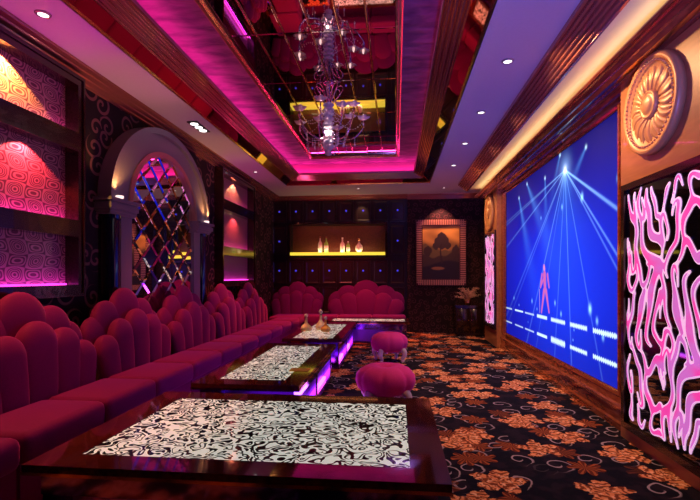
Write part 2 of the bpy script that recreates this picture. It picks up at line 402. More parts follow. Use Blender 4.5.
# ceiling mirror: one thing, panels with hair-thin differences of tilt, seams between
mr = off(TR, .655)
mt = thing('ceiling_mirror', 'large panelled mirror set in the recessed ceiling tray above the tables', 'mirror', ((mr[0] + mr[1]) / 2, (mr[2] + mr[3]) / 2, ZM))
mt_inv = Vector(mt.location)
NX, NY = 6, 7
rnd = random.Random(3)
dx, dy = (mr[1] - mr[0]) / NX, (mr[3] - mr[2]) / NY
for i in range(NX):
    for j in range(NY):
        ax, ay = rnd.uniform(-.0016, .0016), rnd.uniform(-.0016, .0016)
        X0, X1, Y0, Y1 = mr[0] + i * dx, mr[0] + (i + 1) * dx, mr[2] + j * dy, mr[2] + (j + 1) * dy
        cx, cy = (X0 + X1) / 2, (Y0 + Y1) / 2
        b = .012
        def zz(x, y, k=0): return ZM + .004 + (x - cx) * ax + (y - cy) * ay + k
        o_ = [(X0, Y0), (X1, Y0), (X1, Y1), (X0, Y1)]; in_ = [(X0 + b, Y0 + b), (X1 - b, Y0 + b), (X1 - b, Y1 - b), (X0 + b, Y1 - b)]
        mb = MB(); vs = [(x, y, zz(x, y, .003)) for x, y in o_] + [(x, y, zz(x, y)) for x, y in in_]
        mb.add([tuple(Vector(v) - mt_inv) for v in vs], [(7, 6, 5, 4), (0, 4, 5, 1), (1, 5, 6, 2), (2, 6, 7, 3), (3, 7, 4, 0)])
        mb.build('mirror_panel', M_DARKMIR, mt, fix=False)
for i in range(1, NX):
    x = mr[0] + i * dx - mt_inv.x
    MB().box(x - .004, x + .004, mr[2] - mt_inv.y, mr[3] - mt_inv.y, -.004, .003).build('seam_strip', M_GOLDTRIM, mt)
struct(MB().box(x0 - .1, x1 + .1, y0 - .1, y1 + .1, ZM + .02, ZM + .06).build('ceiling', mat('plenum_board', (.02, .02, .02), .9)))
# left cornice, back cornice
def cornice_prof(x, s, z_top, h, d, n=4):
    """stepped cornice: from (x,z_top-h) up and out to (x+s*d, z_top)"""
    P = [(x, z_top - h)]
    for i in range(n):
        a, b = i / n, (i + 1) / n
        P += [(x + s * d * (a + .25 / n), z_top - h * (1 - a)), (x + s * d * (a + .8 / n), z_top - h * (1 - a) + h * .35 / n), (x + s * d * (a + .9 / n), z_top - h * (1 - b) - .004)]
    P += [(x + s * d, z_top), (x, z_top)]
    return P
struct(extr_y(cornice_prof(XL, 1, ZC - .001, .10, .18), YN, YF + .28, 'trim_7', M_CORN))
struct(extr_x(cornice_prof(YF, -1, ZC - .001, .10, .14), .25, XR, 'trim_8', M_CORN))
struct(extr_x(cornice_prof(YF + .05, -1, ZC - .001, .09, .22), XL, .25, 'trim_9', M_CORN))
# right bulkhead above the screen
BY0, BY1 = YN, 8.95
up = [(1.20, ZC - .001), (1.20, 3.03)]
for i in range(6):
    a = i / 6; X, Z = 1.20 + .165 * a, 3.03 - .13 * a
    up += [(X + .004, Z - .016), (X + .018, Z - .022), (X + .028, Z - .012)]
up += [(1.37, 2.895), (1.39, 2.895), (1.39, ZC - .001)]
struct(extr_y(up, BY0, BY1, 'trim_10', M_CORN))
struct(extr_y([(1.39, 2.93), (XR, 2.93), (XR, ZC - .001), (1.39, ZC - .001)], BY0, BY1, 'trim_11', M_COVE, smooth=False))
lo = [(1.66, 2.84), (1.52, 2.80), (1.515, 2.785), (1.53, 2.775), (1.55, 2.785), (1.565, 2.765), (1.585, 2.775), (1.60, 2.755), (1.63, 2.765), (1.66, 2.745), (1.70, 2.755), (1.745, 2.75),
      (1.755, 2.735), (1.77, 2.74), (1.785, 2.72), (1.81, 2.715), (1.82, 2.69), (1.84, 2.68), (1.845, 2.655), (XR, 2.655), (XR, 2.84)]
struct(extr_y(lo, BY0, BY1, 'trim_12', M_LACQ))
struct(extr_y([(1.545, 2.772), (1.555, 2.764), (1.565, 2.770), (1.565, 2.79), (1.545, 2.79)], BY0, BY1 + .01, 'trim_13', M_GOLDTRIM))
struct(extr_y([(1.665, 2.746), (1.69, 2.742), (1.715, 2.750), (1.715, 2.77), (1.665, 2.77)], BY0, BY1 + .01, 'trim_14', M_GOLDTRIM))
# base below the screen and thin frame strips at its sides
bs = [(XR, 0), (1.80, 0), (1.80, .05), (1.815, .065), (1.815, .15), (1.80, .165), (1.80, .19), (1.825, .205), (1.83, .25), (1.82, .262), (1.83, .285), (XR, .285)]
struct(extr_y(bs, 3.72, 8.05, 'trim_15', M_LACQ))
for i, (a, b, q) in enumerate(((3.73, 3.93, 1.80), (7.84, 8.05, 1.80))):
    s = MB().box(1.83, XR, a, b, .28, 2.66)
    for t in (0, 1, 2): s.box(1.815, 1.83, a + .02 + t * .065, a + .055 + t * .065, .28, 2.66)
    struct(s.build('trim_%d' % (16 + i), M_LACQ))

# ------------------------------------------------------------------ video screen
SY0, SY1, SZ0, SZ1, SX = 3.93, 7.84, .285, 2.655, 1.86
def screen_picture(nw, nh):
    T = YAW
    def pt(px, py):           # a pixel of the filmed concert -> metres on the screen plane
        u = (px - 350) / FPX; w_ = (276 - py) / FPX; d = (-math.sin(T) + u * math.cos(T), math.cos(T) + u * math.sin(T), w_)
        t = SX / d[0]; return d[1] * t, EYE + d[2] * t
    Y, Z = np.meshgrid(np.linspace(SY0, SY1, nw), np.linspace(SZ0, SZ1, nh))
    s = (SY1 - Y) / (SY1 - SY0); t = (Z - SZ0) / (SZ1 - SZ0)
    C = np.zeros(Y.shape + (3,))
    br = .30 + .70 * np.exp(-((s - .62) / .48) ** 2 - ((t - .40) / .42) ** 2)
    br *= .35 + .65 * (1 - np.clip((t - .62) / .38, 0, 1)) ** .8
    C[..., 0] = .002 + .004 * br; C[..., 1] = .002 + .022 * br ** 1.5; C[..., 2] = .04 + .86 * br
    def addc(m, c):
        for i in range(3): C[..., i] += m * c[i]
    ay, az = pt(565, 170)
    vy, vz = Y - ay, Z - az; rr = np.hypot(vy, vz) + 1e-4
    fan = np.clip(-vz / rr, 0, 1) ** 3 * np.exp(-rr / .9); addc(fan, (.01, .10, .30))
    for (px, py, wd, st) in ((529, 260, .007, .55), (545, 260, .008, .6), (560, 260, .006, .5), (568, 260, .007, .6), (581, 260, .006, .5), (619, 258, .008, .9), (619, 210, .011, 1.3), (604, 244, .007, .6), (512, 240, .007, .6), (510, 222, .006, .5), (516, 214, .006, .45), (552, 250, .005, .35), (537, 245, .006, .4)):
        ey, ez = pt(px, py); d = np.array([ey - ay, ez - az]); d /= np.hypot(*d)
        al = vy * d[0] + vz * d[1]; pe = np.abs(vy * d[1] - vz * d[0])
        m = np.exp(-(pe / (wd * (.8 + .6 * np.clip(al, 0, 3)))) ** 2) * (al > 0) * np.exp(-al / 1.5)
        addc(m * st, (.30, .62, 1.0))
    addc(np.exp(-(rr / .045) ** 2), (1, 1, 1)); addc(np.exp(-(rr / .14) ** 2) * .6, (.3, .6, 1))
    for (px, py, qx, qy) in ((519, 198, 530, 262), (527, 184, 545, 236), (545, 178, 546, 222), (560, 155, 553, 190), (586, 147, 570, 186)):
        cy, cz = pt(px, py); ey, ez = pt(qx, qy); d = np.array([ey - cy, ez - cz]); ln = np.hypot(*d); d /= ln
        al = (Y - cy) * d[0] + (Z - cz) * d[1]; pe = np.abs((Y - cy) * d[1] - (Z - cz) * d[0])
        m = np.exp(-(pe / (.012 + .13 * np.clip(al, 0, 3))) ** 2) * (al > 0) * np.exp(-al / (.5 * ln)); addc(m * .6, (.10, .38, .9))
        addc(np.exp(-(np.hypot(Y - cy, Z - cz) / .022) ** 2), (.6, .9, 1))
    def seg(a, b, half, c, k=1.0, rag=0):
        (y0, z0), (y1, z1) = pt(*a), pt(*b); d = np.array([y1 - y0, z1 - z0]); ln = np.hypot(*d); d /= ln
        al = (Y - y0) * d[0] + (Z - z0) * d[1]; pe = np.abs((Y - y0) * d[1] - (Z - z0) * d[0])
        h = half * (1 + rag * np.sin(al * 150))
        m = np.clip((h - pe) / .006 + .5, 0, 1) * np.clip(al / .006 + .5, 0, 1) * np.clip((ln - al) / .006 + .5, 0, 1) * k
        for i in range(3): C[..., i] = C[..., i] * (1 - m) + c[i] * m
    W = (.72, .95, 1.15)
    def y1(x): return 307 + (x - 504) * .262
    def y2(x): return 320 + (x - 504) * .405
    for k, (a, b) in enumerate(((505, 512), (515, 523), (525, 534), (537, 547), (551, 565), (570, 587), (593, 617))):
        h = .012 if k < 3 else .02
        seg((a, y1(a)), (b, y1(b)), h, W, .6 if k in (0, 2) else .95, .35 if k > 3 else 0)
        seg((a, y2(a)), (b, y2(b)), h * (1.5 if k == 4 else .9), W, .95 if k > 2 else .6, .35 if k > 3 else 0)
    for (px, py, r) in ((590, 309, .055), (514, 298, .03), (532, 301, .035), (555, 303, .035), (537, 309, .02), (561, 314, .035), (597, 321, .04), (603, 337, .04), (582, 197, .05), (562, 207, .035), (541, 218, .025), (618, 178, .04), (519, 305, .02), (574, 330, .015), (573, 340, .015), (528, 322, .015)):
        cy, cz = pt(px, py); m = np.exp(-(np.hypot(Y - cy, (Z - cz) / 1.4) / (r * .55)) ** 2); addc(m * (1.0 if r > .045 else .6), (.4, .9, 1))
    PK = (.62, .13, .50)       # the singer on stage
    def capsule(a, b, ra, rb, c=PK):
        (y0, z0), (y1_, z1) = pt(*a), pt(*b); dy_, dz_ = y1_ - y0, z1 - z0; L2 = dy_ ** 2 + dz_ ** 2
        t_ = np.clip(((Y - y0) * dy_ + (Z - z0) * dz_) / L2, 0, 1); dd = np.hypot(Y - y0 - t_ * dy_, Z - z0 - t_ * dz_)
        m = np.clip((ra + (rb - ra) * t_ - dd) / .008 + .5, 0, 1)
        for i in range(3): C[..., i] = C[..., i] * (1 - m) + c[i] * m
    capsule((544, 267), (544.3, 269), .035, .035, (.75, .25, .6))
    capsule((544.5, 275), (545, 289), .055, .042); capsule((544, 291), (541.5, 312), .04, .02); capsule((546, 291), (549, 312), .04, .02)
    capsule((542, 275), (540.5, 287), .028, .02); capsule((547.5, 275), (549, 287), .028, .02); capsule((540.5, 287), (543.5, 279), .02, .018)
    seg((539.5, 289), (539.8, 313), .008, (.5, .3, .6))
    return np.clip(C, 0, 3)
def picture_grid(name, nw, nh, P, C, m, parent=None):
    """P(i array u, v) -> coordinates; per vertex colours of a picture that is itself flat"""
    u, v = np.meshgrid(np.linspace(0, 1, nw), np.linspace(0, 1, nh)); V = P(u, v).reshape(-1, 3)
    idx = np.arange(nw * nh).reshape(nh, nw)
    F = np.stack([idx[:-1, :-1], idx[1:, :-1], idx[1:, 1:], idx[:-1, 1:]], -1).reshape(-1, 4)
    me = bpy.data.meshes.new(name); me.from_pydata(V.tolist(), [], F.tolist())
    at = me.color_attributes.new('picture', 'FLOAT_COLOR', 'POINT')
    at.data.foreach_set('color', np.concatenate([C.reshape(-1, 3), np.ones((nw * nh, 1))], 1).astype(np.float32).ravel())
    me.update(); return link(name, me, m, parent)
sc = thing('video_wall', 'huge wall screen showing a singer under blue laser beams', 'screen', (SX, (SY0 + SY1) / 2, SZ0))
nw, nh = 520, 300
oy = sc.location.y
picture_grid('display', nw, nh, lambda u, v: np.stack([u * 0, SY0 + u * (SY1 - SY0) - oy, v * (SZ1 - SZ0)], -1), screen_picture(nw, nh), attr_emit('concert_picture', 1.15), sc)
MB().box(.004, .08, SY0 - oy, SY1 - oy, 0, SZ1 - SZ0).build('backing', M_BLACKGLASS, sc)
bez = MB()
for (a, b, c, d) in ((SY0, SY0 + .012, 0, SZ1 - SZ0), (SY1 - .012, SY1, 0, SZ1 - SZ0), (SY0, SY1, 0, .012), (SY0, SY1, SZ1 - SZ0 - .012, SZ1 - SZ0)): bez.box(-.012, .003, a - oy, b - oy, c, d)
bez.build('bezel', M_GOLDTRIM, sc)

# ------------------------------------------------------------------ pilasters with rosette and lit scroll panel
PX = 1.75
def rosette():
    t = thing('carved_rosette', 'near round gilt rosette high on the wooden pillar right of the screen', 'ornament', (PX, 3.25, 2.415), 0, 'carved rosettes on the pillars')
    R = .335
    # plate: lathe about x (towards -x)
    def lx(prof, n=64, scal=None):
        mb = MB().lathe([(r, -h) for r, h in prof], n, scal=scal, axis='x'); return mb
    lx([(R, 0), (R, .035), (R - .01, .05), (R - .03, .052), (R - .045, .04), (R - .055, .028), (.10, .018), (.05, .015)]).build('plate', M_ROSE, t, True)
    mb = MB()
    for j in range(60):
        a = 2 * pi * j / 60; st = len(mb.v)
        mb.lathe([(.0015, -.009), (.008, -.005), (.0095, 0), (.008, .005), (.0015, .009)], 6, c=(-.05, (R - .055) * cos(a), (R - .055) * sin(a)))
    mb.build('bead_ring', M_ROSE, t, True)
    N = 16
    for j in range(N):
        a0 = 2 * pi * j / N; mb = MB(); vs = []
        nr, nc = 12, 9
        for i in range(nr):
            s = i / (nr - 1); r = .085 + s * .185; wd = .052 * (sin(pi * min(1, (.12 + .88 * s)) ** 1.2) ** .6 + .02) * (.5 + .8 * s)
            twist = .16 * sin(pi * s)
            for c in range(nc):
                q = c / (nc - 1) * 2 - 1
                h = .018 + .030 * sin(pi * (.15 + .8 * s)) * (1 - q * q) ** .5 - .012 * math.exp(-(q / .16) ** 2) * (1 - s * .4)
                aa = a0 + twist; yy = r * cos(aa) - q * wd * sin(aa); z_ = r * sin(aa) + q * wd * cos(aa)
                vs.append((-h, yy, z_))
        fs = [(i * nc + c, i * nc + c + 1, (i + 1) * nc + c + 1, (i + 1) * nc + c) for i in range(nr - 1) for c in range(nc - 1)]
        mb.add(vs, fs); mb.build('petal', M_ROSE, t, True)
    lx([(.095, .018), (.095, .045), (.088, .055), (.078, .052), (.072, .045), (.06, .058), (.03, .066), (.004, .068)], 40).build('boss', M_ROSE, t, True)
    return t
ros = rosette()
ros2 = dup(ros, (PX, 8.60, 2.415), label='far round gilt rosette on the pillar beside the portrait wall')
def pillar(y0, y1, n):
    o = MB().box(PX, XR, y0, y1, 0, 2.75)
    struct(o.build('trim_%d' % n, M_TAN))
pillar(2.60, 3.72, 18); pillar(8.06, 9.14, 19)

STROKES = [  # half a panel: (points (s,t) with s 0 edge..1 middle, t 0 bottom..1 top; widths)
 ([(.10, .985), (.12, .93), (.16, .88), (.26, .86), (.30, .90), (.28, .97)], (.02, .045, .06, .06, .045, .02)),
 ([(.20, .88), (.30, .82), (.34, .75), (.30, .68), (.20, .64), (.14, .68), (.18, .73)], (.05, .055, .05, .045, .04, .035, .02)),
 ([(.46, .99), (.42, .93), (.44, .88), (.52, .87), (.57, .91), (.53, .95)], (.02, .05, .055, .05, .04, .02)),
 ([(.66, .985), (.66, .91), (.72, .84), (.86, .78), (1.0, .76)], (.03, .06, .075, .08, .09)),
 ([(.80, .98), (.82, .92), (.92, .86), (1.0, .85)], (.02, .045, .05, .06)),
 ([(.44, .86), (.50, .79), (.62, .73), (.80, .69), (1.0, .67)], (.04, .06, .08, .09, .10)),
 ([(.08, .80), (.05, .74), (.10, .70), (.13, .76), (.09, .79)], (.02, .035, .035, .03, .02)),
 ([(.06, .70), (.08, .63), (.16, .58), (.26, .57), (.33, .61), (.30, .66)], (.02, .04, .05, .05, .04, .02)),
 ([(.36, .72), (.42, .64), (.52, .60), (.66, .62), (.70, .67), (.62, .69)], (.04, .055, .06, .055, .04, .02)),
 ([(1.0, .66), (.86, .61), (.74, .55), (.66, .47), (.66, .40), (.74, .36)], (.10, .09, .08, .065, .05, .02)),
 ([(1.0, .56), (.90, .50), (.86, .43), (.92, .38), (1.0, .37)], (.07, .06, .05, .05, .06)),
 ([(.62, .58), (.50, .52), (.40, .46), (.36, .38), (.42, .33), (.50, .36), (.47, .41)], (.05, .07, .07, .05, .045, .035, .02)),
 ([(.30, .55), (.20, .50), (.12, .44), (.09, .37), (.15, .33), (.21, .37)], (.03, .05, .05, .04, .035, .02)),
 ([(.06, .54), (.04, .48), (.07, .43)], (.015, .03, .015)),
 ([(.52, .32), (.60, .27), (.74, .26), (.88, .30), (1.0, .30)], (.03, .06, .08, .085, .10)),
 ([(.20, .33), (.30, .27), (.42, .24), (.50, .19), (.50, .12), (.42, .10), (.38, .14)], (.03, .055, .06, .055, .045, .035, .02)),
 ([(.62, .24), (.66, .17), (.76, .12), (.90, .11), (1.0, .13)], (.04, .065, .07, .07, .08)),
 ([(.08, .30), (.06, .23), (.10, .16), (.18, .14), (.22, .19), (.17, .23)], (.02, .04, .045, .045, .035, .02)),
 ([(.14, .12), (.16, .05), (.24, .02)], (.02, .045, .02)),
 ([(.34, .09), (.40, .03), (.52, .02), (.58, .06)], (.02, .045, .045, .02)),
 ([(.80, .10), (.78, .05), (.86, .02), (1.0, .03)], (.03, .045, .05, .06)),
]
def scroll_panel(yc, zb, W, H, label):
    t = thing('scroll_panel', label, 'light panel', (PX, yc, zb), 0, 'lit scroll panels on the pillars')
    fr = MB(); fw = .045
    fr.box(-.03, 0, -W / 2, -W / 2 + fw, 0, H); fr.box(-.03, 0, W / 2 - fw, W / 2, 0, H); fr.box(-.03, 0, -W / 2 + fw, W / 2 - fw, 0, fw); fr.box(-.03, 0, -W / 2 + fw, W / 2 - fw, H - fw, H)
    fr.build('frame', M_DARKWOOD, t)
    MB().box(-.008, -.001, -W / 2 + fw, W / 2 - fw, fw, H - fw).build('glass', M_BLACKGLASS, t)
    w_, h_ = W - 2 * fw, H - 2 * fw
    nu, nv = 110, 210
    U, V = np.meshgrid(np.linspace(.006, w_ - .006, nu), np.linspace(.006, h_ - .006, nv))
    wu = U + .016 * np.sin(V * 19 + 2 * np.sin(U * 9)); wv = V + .016 * np.sin(U * 23 + 1.5)
    field = np.zeros(U.shape)          # smooth union of all tapered strokes
    for si, (pts, wd) in enumerate(STROKES):
        for sg in (-1, 1):
            Q = [((q[0] if sg < 0 else 1.02 - .96 * q[0]) * w_ / 2, (q[1] if sg < 0 else 1.0 - q[1] * .99) * h_) for q in pts]
            Q = [(q[0] if sg < 0 else w_ - q[0], q[1]) for q in Q]
            P = [(p.x, p.y) for p in crom([(q[0], q[1], 0) for q in Q], 5)]; n = len(P); best = np.full(U.shape, 9.0)
            for i in range(n - 1):
                (ax, ay), (bx, by) = P[i], P[i + 1]; ddx, ddy = bx - ax, by - ay; L2 = ddx * ddx + ddy * ddy + 1e-9
                tt = np.clip(((wu - ax) * ddx + (wv - ay) * ddy) / L2, 0, 1)
                f = (i + .5) / (n - 1) * (len(wd) - 1); k0 = int(min(f, len(wd) - 2)); ww = (wd[k0] + (wd[k0 + 1] - wd[k0]) * (f - k0)) ** 1.25 * .80 * w_ + .003
                best = np.minimum(best, np.hypot(wu - ax - tt * ddx, wv - ay - tt * ddy) - ww)
            field += np.exp(-best * 75)
    sd = -np.log(field + 1e-12) / 75
    for nm, m, iso, xx in (('scroll_rim', M_SCRIM, .0, -.012), ('scroll_fill', M_SFILL, -.0095, -.0145)):
        F = iso - sd; mb = MB()
        for j in range(nv - 1):
            for i in range(nu - 1):
                c = [(U[j, i], V[j, i], F[j, i]), (U[j, i + 1], V[j, i + 1], F[j, i + 1]), (U[j + 1, i + 1], V[j + 1, i + 1], F[j + 1, i + 1]), (U[j + 1, i], V[j + 1, i], F[j + 1, i])]
                if all(q[2] <= 0 for q in c): continue
                out = []
                for a in range(4):
                    p, q = c[a], c[(a + 1) % 4]
                    if p[2] > 0: out.append((p[0], p[1]))
                    if p[2] * q[2] < 0:
                        k_ = p[2] / (p[2] - q[2]); out.append((p[0] + (q[0] - p[0]) * k_, p[1] + (q[1] - p[1]) * k_))
                if len(out) > 2: mb.add([(xx, W / 2 - fw - y, fw + z) for y, z in out], [tuple(range(len(out)))])
        me = mb.mesh(nm); bm = bmesh.new(); bm.from_mesh(me); bmesh.ops.remove_doubles(bm, verts=bm.verts, dist=1e-5)
        g = bmesh.ops.extrude_face_region(bm, geom=bm.faces[:]); bmesh.ops.translate(bm, verts=[v for v in g['geom'] if isinstance(v, bmesh.types.BMVert)], vec=(.003, 0, 0))
        bmesh.ops.recalc_face_normals(bm, faces=bm.faces); bm.to_mesh(me); bm.free(); link(nm, me, m, t)
    return t
sp1 = scroll_panel(3.175, .10, .96, 1.84, 'near tall black glass panel with glowing pink scrolls at the right edge')
sp2 = dup(sp1, (PX, 8.60, .30), label='far narrow-looking panel with glowing pink scrolls beyond the screen', scale=(1, 1, .96))

# ------------------------------------------------------------------ niches on the left wall
NZ = ((2.46, 2.86), (1.72, 2.30), (1.175, 1.58))
def niche_unit(y0, y1, label, spots, k):
    t = thing('wall_niche', label, 'display niche', (XL, y0, 1.0), 0, 'lit wall niches')
    D = .10; fw = .07; X1 = .13   # front plane at XL+.085
    mb = MB()
    zs = [1.08] + [z for ab in reversed(NZ) for z in ab] + [2.94]
    mb.box(0, X1, 0, fw, 1.08 - 1, 2.94 - 1); mb.box(0, X1, y1 - y0 - fw, y1 - y0, .08, 1.94)
    for i in range(0, len(zs), 2): mb.box(0, X1, fw, y1 - y0 - fw, zs[i] - 1, zs[i + 1] - 1)
    for (a, b, c, d) in ((0, .02, .08, 1.94), (y1 - y0 - .02, y1 - y0, .08, 1.94)): mb.box(X1, X1 + .012, a, b, c, d)
    mb.box(X1, X1 + .012, .02, y1 - y0 - .02, .08, .105); mb.box(X1, X1 + .012, .02, y1 - y0 - .02, 1.915, 1.94)
    mb.build('frame', M_DARKWOOD, t)
    for i, (a, b) in enumerate(NZ):
        p = MB().box(.002, .010, fw, y1 - y0 - fw, a - 1, b - 1).build('relief_panel', M_N[0], t)
        MB().box(.012, .030, fw + .01, y1 - y0 - fw - .01, a - 1 + .001, a - 1 + .012).build('light_strip', M_NICHELED, t)
        e, c = ((1.6, (1, .10, .5)), (1.8, (1, .05, .5)), (1.6, (.9, .04, .75)))[i]
        strip('niche_led', (XL + .06, y0 + fw, a + .015), (XL + .06, y1 - fw, a + .015), (-1, 0, 1.5), .02, e * k * .35 * (y1 - y0), c)
    for (y, i, e, c) in spots:
        spot('niche_spot', (XL + .115, y, NZ[i][1] - .015), (XL + .0, y, NZ[i][0] + .02), e, c, 118, .2, .008)
    return t
niche_unit(1.5, 3.62, 'near dark wood triple niche at the left edge with lit relief panels', ((2.90, 0, 75, (1, .50, .08)), (3.1, 1, 34, (1, .08, .08)), (2.3, 1, 32, (1, .20, .08))), 1.0)
niche_unit(6.72, 8.32, 'far dark wood triple niche between the arch and the room corner', ((7.5, 0, 20, (1, .35, .14)), (7.5, 1, 16, (1, .12, .10))), .7)

# ------------------------------------------------------------------ arch with lattice mirror
AY, AX = 5.09, -2.68
at_ = thing('mirror_arch', 'pale round arch with dark blue columns framing a mirror on the left wall', 'arch', (XL, AY, 0))
def ell_ring(ro, zo, ri, zi, x0, x1, zs, n=40):
    mb = MB(); vs = []
    for i in range(n + 1):
        a = pi * i / n
        for (r, z, x) in ((ro, zo, x0), (ro, zo, x1), (ri, zi, x1), (ri, zi, x0)):
            vs.append((x, r * cos(a), zs + z * sin(a)))
    fs = [(i * 4 + j, i * 4 + (j + 1) % 4, i * 4 + 4 + (j + 1) % 4, i * 4 + 4 + j) for i in range(n) for j in range(4)] + [(0, 1, 2, 3), (4 * n + 3, 4 * n + 2, 4 * n + 1, 4 * n)]
    return mb.add(vs, fs)
FX = AX - XL
ZS = 1.99
a1 = ell_ring(1.08, .92, .76, .68, .0, FX - .02, ZS); smooth_flat(a1.build('arch_ring', M_WHITE, at_), 30)
a2 = ell_ring(1.115, .955, 1.05, .89, .0, FX + .02, ZS); smooth_flat(a2.build('outer_moulding', M_WHITE, at_), 30)
a2 = ell_ring(.78, .70, .715, .64, .0, FX - .005, ZS); smooth_flat(a2.build('inner_moulding', mat('rosy_gilt', (.55, .30, .22), .3, .4), at_), 30)
for sg in (-1, 1):
    a, b = sorted((sg * .715, sg * .90)); MB().box(0, FX - .02, a, b, 0, ZS - .15).build('jamb', M_WHITE, at_)
    yc = sg * 1.0
    col = MB().lathe([(.085, .0), (.085, .06), (.07, .08), (.068, ZS - .21), (.08, ZS - .19), (.08, ZS - .15)], 24, c=(FX - .05, yc, 0)); smooth_flat(col.build('column', M_COLGLASS, at_), 40)
    MB().box(0, FX - .09, yc - .10, yc + .10, 0, ZS - .15).build('column_backing', M_DARKWOOD, at_)
    cp = MB()
    for (e, z0, z1) in ((.03, -.15, -.125), (.045, -.125, -.10), (.065, -.10, -.05), (.05, -.05, -.03), (.08, -.03, 0)):
        a, b = sorted((sg * .715, sg * 1.10)); cp.box(0, FX - .01 + e, a - (e if sg < 0 else 0), b + (e if sg > 0 else 0), ZS + z0, ZS + z1)
    cp.build('capital', M_WHITE, at_)
    MB().lathe([(.02, 0), (.035, .01), (.035, .03), (.028, .032)], 12, c=(FX + .03, yc, ZS + .002)).build('uplight', M_BULB, at_)
# mirror panels: diamond lattice, each tile with bevels
def inside(y, z):
    if z <= 1.95: return abs(y) <= .665
    return (y / .665) ** 2 + ((z - 1.95) / .55) ** 2 <= 1
mx = .075
MB().box(.01, mx - .03, -.71, .71, .3, 1.95).build('mirror_backing', M_BLACKGLASS, at_)
def clip_poly(P):
    """clip polygon against the arched opening (convex), in (y,z)"""
    n = 28
    B = [(-.72, .42), (.72, .42)] + [(.72 * cos(pi * i / n), ZS + .65 * sin(pi * i / n)) for i in range(n + 1)]
    out = P
    for i in range(len(B)):
        a, b = B[i], B[(i + 1) % len(B)]; res = []
        if abs(a[0] - b[0]) + abs(a[1] - b[1]) < 1e-9: continue
        def s(p): return (b[0] - a[0]) * (p[1] - a[1]) - (b[1] - a[1]) * (p[0] - a[0])
        for j in range(len(out)):
            p, q = out[j], out[(j + 1) % len(out)]; sp_, sq = s(p), s(q)
            if sp_ >= 0: res.append(p)
            if sp_ * sq < 0:
                k = sp_ / (sp_ - sq); res.append((p[0] + (q[0] - p[0]) * k, p[1] + (q[1] - p[1]) * k, p[2] + (q[2] - p[2]) * k))
        out = res
        if len(out) < 3: return None
    return out
mb = MB(); st = MB(); DW, DH = .32, .29; bw = .13
for i in range(-3, 4):
    for j in range(-1, 10):
        for hf in (0, 1):
            cy, cz = i * DW + hf * DW / 2, .3 + j * DH / 1.0 * .5 * 2 * .5 + hf * DH / 2 * 0 + (DH / 2 if hf else 0) * 1.0 if False else .3 + j * DH + (DH / 2 if hf else 0)
            if cz > 2.9: continue
            O = [(cy, cz - DH / 2), (cy + DW / 2, cz), (cy, cz + DH / 2), (cy - DW / 2, cz)]
            tx, ty = rnd.uniform(-.02, .02), rnd.uniform(-.02, .02)
            def lift(y, z, h): return (y, z, mx + h + (y - cy) * tx + (z - cz) * ty)
            Oo = [lift(y, z, -.010) for y, z in O]; In = [lift(cy + (y - cy) * (1 - bw * 1.6), cz + (z - cz) * (1 - bw * 1.6), 0) for y, z in O]
            polys = [In] + [[Oo[q], Oo[(q + 1) % 4], In[(q + 1) % 4], In[q]] for q in range(4)]
            for P_ in polys:
                C_ = clip_poly(P_)
                if C_: mb.add([(x_, y_, z_) for (y_, z_, x_) in C_], [tuple(range(len(C_)))])
mb.build('diamond_mirror', M_MIRROR, at_, fix=False)

# ------------------------------------------------------------------ back cabinet wall with tiles, blue lights and glowing shelf
CX0, CX1 = -2.79, .245
ct = thing('display_cabinet', 'black tiled cabinet wall with blue points of light and a recessed bar shelf', 'cabinet', ((CX0 + CX1) / 2, YF + .27, 0))
ocx, ocy = ct.location.x, ct.location.y
def C_(mb): return mb.xf(Matrix.Translation((-ocx, -ocy, 0)))
SH = (-2.40, -.24, 1.72, 2.42)
b_ = MB().box(CX0, CX1, YF + .01, YF + .27, 0, SH[2]).box(CX0, CX1, YF + .01, YF + .27, SH[3], 2.96).box(CX0, SH[0], YF + .01, YF + .27, SH[2], SH[3]).box(SH[1], CX1, YF + .01, YF + .27, SH[2], SH[3])
C_(b_).build('carcass', mat('cabinet_black', (.012, .007, .008), .35), ct)
C_(MB().box(SH[0], SH[1], YF + .24, YF + .268, SH[2], SH[3])).build('niche_back', wood_mat('red_brown_veneer', (.10, .018, .008), (.15, .03, .014), .5), ct)
tf = MB(); e = .02
tf.box(SH[0] - .05, SH[1] + .05, YF - .02, YF + .01, SH[3], SH[3] + .04).box(SH[0] - .05, SH[0], YF - .02, YF + .01, SH[2] - .06, SH[3]).box(SH[1], SH[1] + .05, YF - .02, YF + .01, SH[2] - .06, SH[3]).box(SH[0], SH[1], YF - .02, YF + .01, SH[2] - .10, SH[2] - .06)
C_(tf).build('niche_frame', M_DARKWOOD, ct)
colx = [-2.66 + i * .385 for i in range(8)]
mt_tile = mat('dark_tile', (.022, .011, .012), .3, 0, coat=.2)
